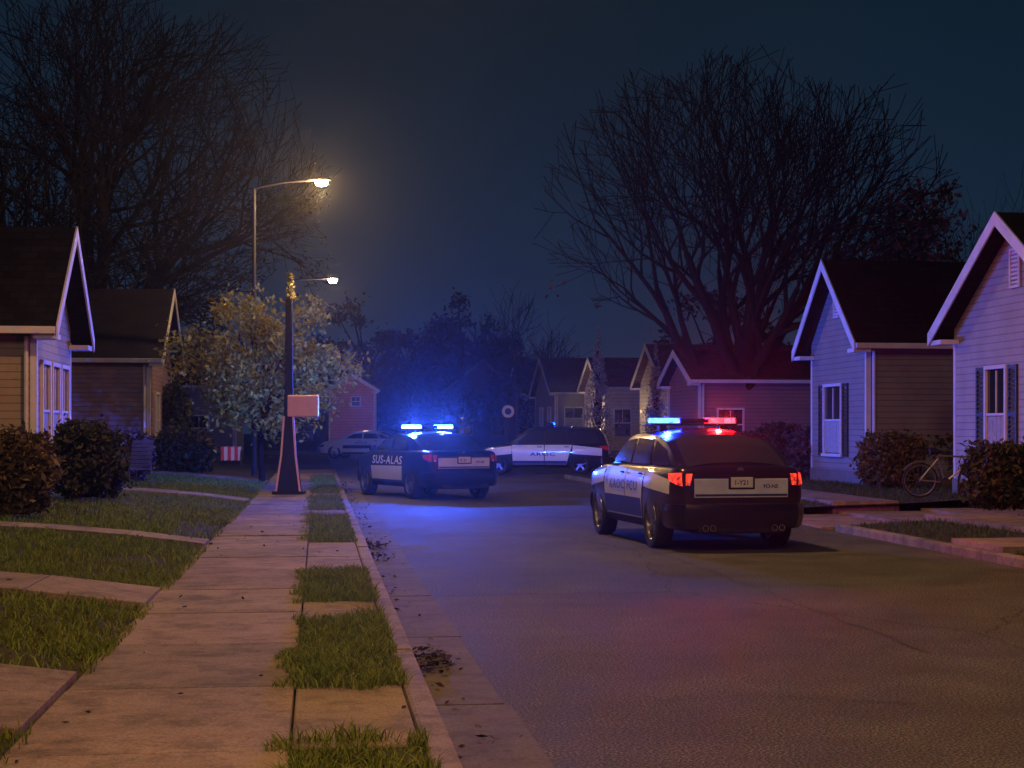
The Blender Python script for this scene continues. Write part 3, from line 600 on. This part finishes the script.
# ---------------------------------------------------------------- trees
def bare_tree(label,base,hs,seed,levels=5,nl=7,r0=.42,spread=1.,leaf=None,nleaf=0,leaffn=None,trunkh=4.5,lm=None,tropism=.06,kids=(5,6),fork=(.45,1.),minr=.013,ell=None,limb=1.3,keep=(.6,.8),a01=(1.15,.75),rr_=(.6,.75),wob=.12):
    R=thing('bare_tree',label,'tree',(base[0],base[1],base[2])); rd=random.Random(seed); mt,mc=MB(),MB(); tips=[]
    sides=[10,8,6,4,3,3,3]
    def inside(p):
        if not ell: return True
        cz,rx,rz=ell; w=1+.36*noise.noise(p*.25+Vector((seed,0,0)))+.35*noise.noise(p*.6+Vector((seed,5,0)))
        return (p.x/rx)**2+(p.y/rx)**2+((p.z-cz)/rz)**2<w
    def grow(p,d,L,r,lev):
        seg=6 if lev<2 else (4 if lev<4 else 3); pts=[p]; rad=[r]; dirs=[d]; q=p; r1=r*(.8 if lev==0 else .42)
        for i in range(seg):
            d=(d+Vector((rd.gauss(0,wob),rd.gauss(0,wob),rd.gauss(0,wob*.75)+tropism*(1 if lev>0 else .3)))*(1 if lev else .45)).normalized()
            q=q+d*L/seg
            if lev>0 and not inside(q): break
            pts.append(q); rad.append(r+(r1-r)*(i+1)/seg); dirs.append(d)
        seg=len(pts)-1
        if seg<1: return
        (mt if lev<2 else mc).tube(pts,[max(x,(minr if lev<4 else minr*.75)*hs) for x in rad],sides[lev],cap=lev<2)
        if lev>=levels-1: tips.append(pts[-1]); tips.append(pts[-2])
        if lev>=levels: return
        n=nl if lev==0 else rd.randint(*kids)
        a0=rd.uniform(0,2*PI)
        for k in range(n):
            f=fork[0]+(fork[1]-fork[0])*(k+.6)/n if lev==0 else .2+.8*(k+1)/n
            idx=min(f*seg,seg-.001); i=int(idx); fr=idx-i; pp=pts[i].lerp(pts[i+1],fr); dd=dirs[i+1]; rr=rad[i]+(rad[i+1]-rad[i])*fr
            perp=dd.orthogonal().normalized(); perp.rotate(Matrix.Rotation(a0+k*2.4+rd.uniform(-.4,.4),3,dd))
            ang=(a01[0]-a01[1]*(k/n)+rd.uniform(-.12,.12) if lev==0 else rd.uniform(.3,.8))*spread
            if f>.97: ang*=.5
            nd_=(dd*math.cos(ang)+perp*math.sin(ang)).normalized()
            grow(pp,nd_,L*rd.uniform(*keep)*(limb if lev==0 else 1),rr*(rd.uniform(.5,.7) if lev==0 else rd.uniform(*rr_)),lev+1)
    grow(Vector((0,0,-.2)),Vector((0,0,1)),trunkh*hs,r0,0)
    mt.build('trunk',M['bark'],R,50); mc.build('branches',M['bark'],R)
    if nleaf:
        tt=[p for p in tips if leaffn is None or leaffn(p)]; P=[]
        for i in range(nleaf):
            p=rd.choice(tt); P.append((p.x+rd.gauss(0,.16),p.y+rd.gauss(0,.16),p.z+rd.gauss(0,.16)))
        v,f=leafquads(P,leaf); np_mesh('foliage',v,f,lm,R)
    return R
M['redleaf']=leafm('rusty_leaf',(.22,.075,.05),(.10,.05,.035),1,.3); M['yleaf']=leafm('yellow_green_leaf',(.48,.37,.05),(.24,.23,.04),1,.4)
M['brownleaf']=leafm('brown_leaf',(.03,.025,.018),(.02,.02,.015),1,.3)
s,t=at(122,62); bare_tree('tall bare tree with dense fine branches behind the left houses',(s,t,0),1.0,17,r0=.66,nl=10,trunkh=7.2,limb=1.05,spread=1.1,tropism=.03,leaf=.09,nleaf=9000,leaffn=lambda p:p.z<11,lm=M['brownleaf'],kids=(5,5),fork=(.5,1.),minr=.021,ell=(9.9,8.0,8.4),keep=(.64,.86),a01=(1.15,.8),rr_=(.63,.78))
s,t=at(735,60); bare_tree('wide bare tree with some rusty leaves behind the red lit house',(s,t,0),1.0,31,r0=.46,nl=11,trunkh=5.2,limb=1.4,spread=.98,leaf=.13,nleaf=3200,leaffn=lambda p:(p.z<6.8 and p.x<-.8) or (p.x>5.0 and 6.5<p.z<10.5),lm=M['redleaf'],kids=(4,4),tropism=.05,fork=(.4,1.),minr=.020,ell=(8.2,7.9,7.4),keep=(.64,.84),rr_=(.62,.76),wob=.09)
s,t=at(958,70); bare_tree('small faint bare tree between the two right hand roofs',(s,t,0),.62,5,levels=4,r0=.2,nl=6,trunkh=8)
s,t=at(905,90); bare_tree('distant bare tree seen above the ridge of the grey house',(s,t,0),.62,15,levels=4,r0=.2,nl=6,trunkh=8)
s,t=at(520,150); bare_tree('distant bare tree behind the houses straight ahead',(s,t,0),.95,35,levels=4,r0=.3,nl=7,trunkh=5,minr=.03)
def leafy(name,label,base,h,crownr,crownz,nl,leaf,m,seed,trunkr=.1,clumps=28,squash=.8,group=None,shape=None):
    R=thing(name,label,'tree',base,0,group); rd=random.Random(seed); mb=MB(); cl=[]
    tops=[(rd.gauss(0,.05),rd.gauss(0,.05),z) for z in np.linspace(-.2,h*.7,5)]; mb.tube(tops,[trunkr*(1-.12*i) for i in range(5)],8)
    for i in range(clumps):
        if shape=='cone':
            zz=rd.uniform(0,1); rr=crownr*(1-zz)*rd.uniform(.5,1); a=rd.uniform(0,6.28); c=Vector((rr*math.cos(a),rr*math.sin(a),h*.12+zz*h*.88)); cr_=.07*h*(1.05-zz)
        elif shape=='spiky':
            a=rd.uniform(0,6.28); q=rd.uniform(.1,1.)**.6; zz=rd.uniform(0,1); top_=(1-q*q*.6)+.18*math.sin(a*3+seed); c=Vector((crownr*q*math.cos(a),crownr*q*math.sin(a),h*.15+zz*h*.85*top_)); cr_=crownr*rd.uniform(.08,.22)
        else:
            a=rd.uniform(0,6.28); u=rd.uniform(-1,1); q=rd.uniform(.45,1.12); w=math.sqrt(1-u*u)
            c=Vector((crownr*q*w*math.cos(a),crownr*q*w*math.sin(a),crownz+crownr*squash*q*u)); cr_=crownr*rd.uniform(.12,.30)
        cl.append((c,cr_)); mb.tube([Vector((0,0,max(.2,min(h*.7,c.z*.6)))),c*.6+Vector((0,0,c.z*.25)),c],[trunkr*.4,trunkr*.25,trunkr*.1],4)
    mb.build('trunk',M['bark'],R,50); P=[]
    for i in range(nl):
        c,r=rd.choice(cl); d=Vector((rd.gauss(0,1),rd.gauss(0,1),rd.gauss(0,.8))).normalized()*r*rd.uniform(.3,1.3)**.8*(1.6 if rd.random()<.12 else 1); P.append(tuple(c+d))
    v,f=leafquads(P,leaf); np_mesh('crown',v,f,m,R); return R
s,t=at(262,45); leafy('leafy_tree','small yellow green leafed tree beside the tall street lamp',(s,t,.3),5.6,2.3,3.1,15000,.075,M['yleaf'],3,.09,54,.72)
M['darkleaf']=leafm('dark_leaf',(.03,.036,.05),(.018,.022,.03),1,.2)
for i,(px,Y,h,r,lab) in enumerate([(365,130,11.5,4.8,'dark leafy tree above the salmon coloured house'),(412,134,11,5,'dark leafy tree at the street end, middle of the blue lit group'),(462,130,12.8,4.6,'tallest dark tree of the blue lit group straight ahead'),(330,125,9,3.6,'dark tree left of the blue lit group'),(535,140,9,4,'dark tree behind the sideways car'),(437,140,10,5,'wide dark tree seen between the blue lit trees')]):
    s,t=at(px,Y); leafy('leafy_tree',lab,(s,t,0),h,r,h*.6,11000,.2,M['darkleaf'],50+i,.25,80,.9,group='dark trees at the end of the street',shape='spiky')
M['conifer']=leafm('conifer_needle',(.36,.33,.28),(.2,.2,.16),2,.2)
s,t=at(598,63.5); leafy('conifer_tree','slim pale conifer rising behind the sideways car, left of the two',(s,t,.1),5.6,.48,2,5500,.05,M['conifer'],8,.08,100,shape='cone')
s,t=at(656,66.5); leafy('conifer_tree','slim pale conifer tip above the nearest police car, right of the two',(s,t,.1),5.1,.48,2,5500,.05,M['conifer'],9,.08,100,shape='cone')
for i,(px,Y,h,r,lab) in enumerate([(648,110,8.5,3.6,'round dark tree behind the cream house'),(712,92,9,4,'dark tree behind the long low house'),(790,80,7.5,3.4,'dark tree left of the grey gabled house')]):
    s,t=at(px,Y); leafy('leafy_tree',lab,(s,t,0),h,r,h*.62,5000,.16,M['darkleaf'],80+i,.2,34,.85,shape='spiky')
def shrub(label,px,base_py,wpx,hpx,zg,m,leaf=.06,n=4500,seed=0):
    s,t=G(px,base_py,zg); k=(s*st+t*ct)/F; rx=wpx*k/2; hz=hpx*k
    R=thing('shrub',label,'shrub',(s,t,zg-.02)); rd=random.Random(seed+100); P=[]
    mb=MB()
    for i in range(30):
        a=rd.uniform(0,6.28); q=rd.uniform(.2,1.0); mb.tube([(0,0,0),(rx*q*.5*math.cos(a),rx*q*.5*math.sin(a),hz*.4),(rx*q*math.cos(a),rx*q*math.sin(a),hz*rd.uniform(.6,1.08))],[.02,.012,.005],4)
    mb.build('stem',M['bark'],R)
    for i in range(n):
        d=Vector((rd.gauss(0,1),rd.gauss(0,1),rd.gauss(0,1))).normalized(); p4=(abs(d.x)**3+abs(d.y)**3+abs(d.z)**3)**(1/3); d=d/p4
        nn=1+.30*noise.noise(d*2.2+Vector((seed*3.1,0,0)))+.20*noise.noise(d*6+Vector((seed,0,0)))
        q=rd.uniform(.35,1)**.5*nn*(1.12 if rd.random()<.1 else 1)
        P.append((d.x*rx*q,d.y*rx*q,max(.02,hz*.5+d.z*hz*.5*q)))
    v,f=leafquads(P,leaf); np_mesh('foliage',v,f,m,R); return R
M['bush']=leafm('bush_leaf',(.06,.065,.03),(.035,.035,.02),2,.2); M['bushr']=leafm('bush_leaf_rusty',(.17,.11,.05),(.08,.07,.03),2,.2); M['bushp']=leafm('bush_leaf_mauve',(.12,.08,.10),(.06,.05,.06),2,.2)
shrub('rusty green shrub at the left edge in front of the tan house',12,512,78,80,.45,M['bushr'],.06,8000,1)
shrub('dark shrub before the gap between the two left houses',88,496,70,72,.45,M['bush'],.06,7000,2)
shrub('low dark shrub beside the lawn chair at the brown house',132,480,40,48,.4,M['bushp'],.06,2500,3)
shrub('wide dark clipped shrub at the far corner of the brown house',182,474,62,46,.3,M['bush'],.07,5000,4)
shrub('tall narrow dim shrub against the brown house wall',176,470,30,90,.3,M['bush'],.08,3000,14)
shrub('mauve tinted shrub under the shuttered window of the grey house',826,478,72,52,.3,M['bushp'],.07,7000,5)
shrub('dark shrub at the near corner of the grey house',892,486,62,54,.33,M['bushr'],.06,6500,6)
shrub('dense green shrub at the right edge beside the bicycle',1003,507,72,64,.33,M['bush'],.055,8000,7)
shrub('far dim shrub left of the mauve shrub',778,468,46,44,.3,M['bushp'],.08,3000,8)
shrub('small dim bush between car and grey house',748,466,30,34,.3,M['bush'],.08,2000,9)
shrub('low rusty shrub between the grey house corner and the bicycle',938,482,60,52,.33,M['bushr'],.06,7000,10)
# ---------------------------------------------------------------- street lamps
def spot(loc,power,col,size=2.6,r=.12,blend=.6,rot=(0,0,0)):
    L=bpy.data.lights.new('lamp_light','SPOT'); L.energy=power; L.color=col; L.spot_size=size; L.spot_blend=blend; L.shadow_soft_size=r
    o=bpy.data.objects.new('lamp_light',L); C.objects.link(o); o.location=loc; o.rotation_euler=rot; return o
def lamp(label,s,t,zg,htop,armlen,rise,power,rp=.075,hk=1.,pm_=None):
    R=thing('street_lamp',label,'street lamp',(s,t,zg)); rt=(ct,-st); pm_=pm_ or M['steel']
    mb=MB(); mb.tube([(0,0,0),(0,0,htop-.5),(0,0,htop-.1)],[rp,rp*.65,rp*.55],12); mb.build('pole',pm_,R,50)
    pts=[]
    for i in range(9):
        u=i/8; pts.append((rt[0]*armlen*u,rt[1]*armlen*u,htop-.15+rise*math.sin(u*PI/2)**.8))
    mb=MB(); mb.tube(pts,[rp*.5]*8+[rp*.4],8); mb.build('arm',pm_,R,50)
    e=Vector(pts[-1]); u=Vector((rt[0],rt[1],0)); v=Vector((-rt[1],rt[0],0)); z=Vector((0,0,1))
    mb=MB(); mb.loft([[e+u*a*hk+v*w*c*hk+z*(h*q+.01)*hk for c,q in((-1,0),(-.8,.8),(0,1),(.8,.8),(1,0),(.6,-.3),(-.6,-.3))] for a,w,h in((-.1,.05,.05),(.05,.12,.09),(.25,.15,.10),(.42,.13,.08),(.5,.06,.04))]); hd=mb.build('lamp_head',pm_,R,40)
    mb=MB(); mb.loft([[e+(u*(.26+.17*math.cos(q)*k)+v*(.11*math.sin(q)*k)+z*dz)*hk for q in np.linspace(0,2*PI,13)[:-1]] for k,dz in((1,-.01),(.95,-.09),(.6,-.15))]); mb.build('lamp_lens',M['lamp'],hd,50)
    L=bpy.data.lights.new('lamp_light','POINT'); L.energy=power; L.color=(1,.60,.24); L.shadow_soft_size=.1; o=bpy.data.objects.new('lamp_light',L); C.objects.link(o); o.location=(s+e.x+u.x*.26*hk,t+e.y+u.y*.26*hk,zg+e.z-.3); return R
s1,t1=at(254,48.5); z1=zp(184,s1,t1); lamp('tall curved arm street lamp with glowing head on the left',s1,t1,.2,z1-.2,1.75,.26,1300,.085,1.15)
s2,t2=G(289,494,.12)
R=lamp('shorter black lamp post carrying a pink sign box at the pavement edge',s2,t2,.12,zp(274,s2,t2)-.12,.85,.04,240,.05,.62,M['black'])
mb=MB(); rt=Vector((ct,-st,0)); fw=Vector((st,ct,0)); z=Vector((0,0,1))
mb.obox(rt*.34+z*(zp(406,s2,t2)-.12)-fw*.10,rt,fw,z,.36,.06,.25); mb.build('sign_box',M['pinksign'],R,bev=.03)
mb=MB(); mb.loft([[rt*(x*w)+fw*(y*w)+z*h for x,y in((-1,-.6),(1,-.6),(1,.6),(-1,.6))] for w,h in((.30,0),(.28,.06),(.17,.9),(.11,1.9),(.09,2.6),(.075,4.6))]); mb.build('post_casing',M['black'],R,bev=.01)
for q in(-1,1):
    mb=MB(); mb.loft([[rt*(q*w+x)+fw*(-.6*w-.012+y)+z*h for x,y in((-.022,-.01),(.022,-.01),(.022,.01),(-.022,.01))] for w,h in((.275,.07),(.165,.9),(.105,1.8))]); mb.build('pale_edge_strip',M['pinksign'],R)
mb=MB(); mb.obox(z*.035,rt,fw,z,.36,.26,.035); mb.build('base_plate',M['black'],R,bev=.01)
P=[]; rd=random.Random(4)
for i in range(260): 
    q=rd.random(); a=rd.uniform(0,6.28); r=rd.uniform(.04,.13)*(1-.4*q); P.append((r*math.cos(a)+.03,r*math.sin(a),4.5+q*.62))
v,f=leafquads(P,.04); np_mesh('ivy',v,f,M['yleaf'],R)
s,t=at(508,62); R=thing('round_sign','small round yellowish sign on a thin post above the sideways car','sign',(s,t,0))
mb=MB(); mb.tube([(0,0,0),(0,0,2.5)],.03,8); mb.build('post',M['steel'],R)
mb=MB(); mb.lathe([(-.01,0),(-.01,.24),(.01,.24),(.01,0)],'y',(0,-.045,2.32),20,False); mb.build('disc',M['yellow'],R)
mb=MB(); mb.lathe([(-.004,0),(-.004,.13),(.0,.13),(.0,0)],'y',(0,-.06,2.32),20,False); mb.build('symbol',M['black'],R)
s,t=G(231,465,.38); R=thing('striped_barrier','small red and white striped barrier on the far left lawn','barrier',(s,t,.36),-.1)
for i in range(6):
    mb=MB(); mb.obox((-.3+.12*i,0,.42),(1,0,.2),(0,1,0),(0,0,1),.058,.02,.24); mb.build('stripe_panel',M['redpaint'] if i%2==0 else M['trim'],R)
for x in(-.35,.35):
    mb=MB(); mb.tube([(x,-.15,0),(x,0,.6),(x,.15,0)],.02,6); mb.build('leg',M['steel'],R)
s=-4.0; t=tp(133,s); R=thing('lawn_chair','dark metal lawn chair in front of the brown house','chair',(s,t,zl(s)),.7)
for x in(-.28,.28):
    mb=MB(); mb.tube([(x,.3,0),(x,.28,.62),(x,-.25,.64),(x,-.3,0)],.016,6); mb.build('leg',M['alloy'],R)
    mb=MB(); mb.obox((x,.0,.65),(1,0,0),(0,1,0),(0,0,1),.035,.3,.012); mb.build('armrest',M['alloy'],R)
mb=MB()
for i in range(6): mb.obox((0,.24-.09*i,.40-.006*i),(1,0,0),(0,1,0),(0,0,1),.27,.034,.01)
mb.build('seat',M['alloy'],R)
mb=MB()
for i in range(7): mb.obox((0,-.26-.02*i,.46+.085*i),(1,0,0),(0,-.23,.97),(0,.97,.23),.27,.034,.01)
mb.build('backrest',M['alloy'],R)
s=12.1; t=tp(947,s); R=thing('bicycle','bicycle leaning beside the shrub in front of the right hand house','bicycle',(s,t,zrr(s)+.0),-.2); R.rotation_euler=(math.radians(8),0,-.15)
for x in(-.53,.53):
    w=bpy.data.objects.new('wheel',None); C.objects.link(w); w.parent=R; w.location=(x,0,.34)
    mb=MB(); mb.tube([(.325*math.cos(a),0,.325*math.sin(a)) for a in np.linspace(0,2*PI,33)],.018,6,False); mb.build('tyre',M['rubber'],w,60)
    mb=MB(); mb.tube([(.298*math.cos(a),0,.298*math.sin(a)) for a in np.linspace(0,2*PI,33)],.011,5,False)
    for k in range(14): a=k*2*PI/14; mb.tube([(0,(.02 if k%2 else -.02),0),(.3*math.cos(a),0,.3*math.sin(a))],.003,3)
    mb.build('rim',M['bike'],w,60)
    mb=MB(); mb.tube([(.37*math.cos(a),0,.37*math.sin(a)) for a in np.linspace(.2,2.6,14)],.016,5); mb.build('mudguard',M['bike'],w,60)
mb=MB()
bb=(-.05,0,.30); seat=(-.22,0,.82); head=(.36,0,.80); hl=(.40,0,.68); rear=(-.53,0,.34)
for a,b in((bb,seat),(bb,hl),(seat,head),(bb,rear),((-.2,0,.76),rear)): mb.tube([a,b],.02,7)
mb.tube([head,hl,(.53,0,.34)],.019,7); mb.tube([head,(.33,0,.95)],.013,6); mb.build('frame',M['bike'],R,50)
mb=MB(); mb.tube([(.28,-.3,1.02),(.38,-.2,.98),(.33,0,.95),(.38,.2,.98),(.28,.3,1.02)],.012,6); mb.build('handlebar',M['chrome'],R,50)
mb=MB(); mb.tube([(-.36,0,.90),(-.25,0,.91),(-.1,0,.89)],[.075,.06,.02],8); mb.tube([seat,(-.24,0,.89)],.013,6); mb.build('saddle',M['black'],R,50)
mb=MB(); mb.lathe([(-.02,.09),(.0,.095),(.0,.0)],'y',(bb[0],-.03,bb[2]),18,False); mb.tube([(-.05,-.06,.30),(.05,-.07,.16)],.01,5); mb.tube([(-.05,.06,.30),(-.15,.07,.44)],.01,5); mb.build('crank',M['steel'],R)
# ---------------------------------------------------------------- sky, haze, lights, camera
DENS=.00048
w=bpy.data.worlds.new('World'); bpy.context.scene.world=w; w.use_nodes=True; nt=w.node_tree; bg=nt.nodes['Background']
bg.inputs[0].default_value=(.004,.007,.013,1); bg.inputs[1].default_value=1
vs=nd(nt,'ShaderNodeVolumeScatter'); vs.inputs['Density'].default_value=DENS; vs.inputs['Anisotropy'].default_value=.90; nt.links.new(vs.outputs[0],nt.nodes['World Output'].inputs['Volume'])
m=bpy.data.materials.new('night_sky'); m.use_nodes=True; nt=m.node_tree; nt.nodes.clear()
o=nd(nt,'ShaderNodeOutputMaterial'); e=nd(nt,'ShaderNodeEmission'); tc=nd(nt,'ShaderNodeTexCoord'); nz=nd(nt,'ShaderNodeVectorMath',operation='NORMALIZE'); nt.links.new(tc.outputs['Object'],nz.inputs[0])
sp=nd(nt,'ShaderNodeSeparateXYZ'); nt.links.new(nz.outputs[0],sp.inputs[0])
c=ramp(nt,sp.outputs[2],[(0,(.009,.019,.044)),(.08,(.0065,.0165,.035)),(.27,(.0026,.0090,.0175)),(1,(.002,.006,.012))])
n=noi(nt,nz.outputs[0],2.2,4); c=mix(nt,c,ramp(nt,n,[(.3,(.85,.85,.88)),(.7,(1.15,1.15,1.12))]),1.,'MULTIPLY')
nt.links.new(c,e.inputs[0]); e.inputs[1].default_value=1.35; nt.links.new(e.outputs[0],o.inputs[0])
try: m.cycles.emission_sampling='NONE'
except Exception: pass
mb=MB(); n=48; k=12; R_=650
for i in range(k+1):
    ph=-.06+(PI/2+.06)*i/k
    for j in range(n): mb.v.append((R_*math.cos(ph)*math.cos(2*PI*j/n),R_*math.cos(ph)*math.sin(2*PI*j/n),R_*math.sin(ph)))
for i in range(k):
    for j in range(n): mb.f.append((i*n+j,i*n+(j+1)%n,(i+1)*n+(j+1)%n,(i+1)*n+j)); mb.t.append((1,1,1))
struct(mb.build('sky',m,smooth=80))
spot((3.4,0,10.5),4300,(1,.46,.15),2.9,.35)
spot((1.5,21,10.5),2800,(1,.53,.20),2.9,.3)  # unseen spot added to carry warm light farther down the road
sl=bpy.data.lights.new('fill_spot','SPOT'); sl.energy=11000; sl.color=(1,.74,.62); sl.spot_size=1.2; sl.spot_blend=.8; sl.shadow_soft_size=4  # added fill spot behind the camera, lifts houses and street
so=bpy.data.objects.new('fill_spot',sl); C.objects.link(so); so.location=(-14,-32,26); d=Vector((3,45,2))-so.location; so.rotation_euler=d.to_track_quat('-Z','Y').to_euler()
cam=bpy.data.cameras.new('camera'); co=bpy.data.objects.new('camera',cam); C.objects.link(co); co.location=(0,0,H); co.rotation_euler=(PI/2,0,-TH)
cam.sensor_width=36; cam.lens=F*36/1024; cam.shift_y=46/1024; cam.clip_end=1500; cam.clip_start=.1
bpy.context.scene.camera=co
sc=bpy.context.scene; sc.view_settings.view_transform='Standard'; sc.view_settings.look='None'; sc.view_settings.exposure=0
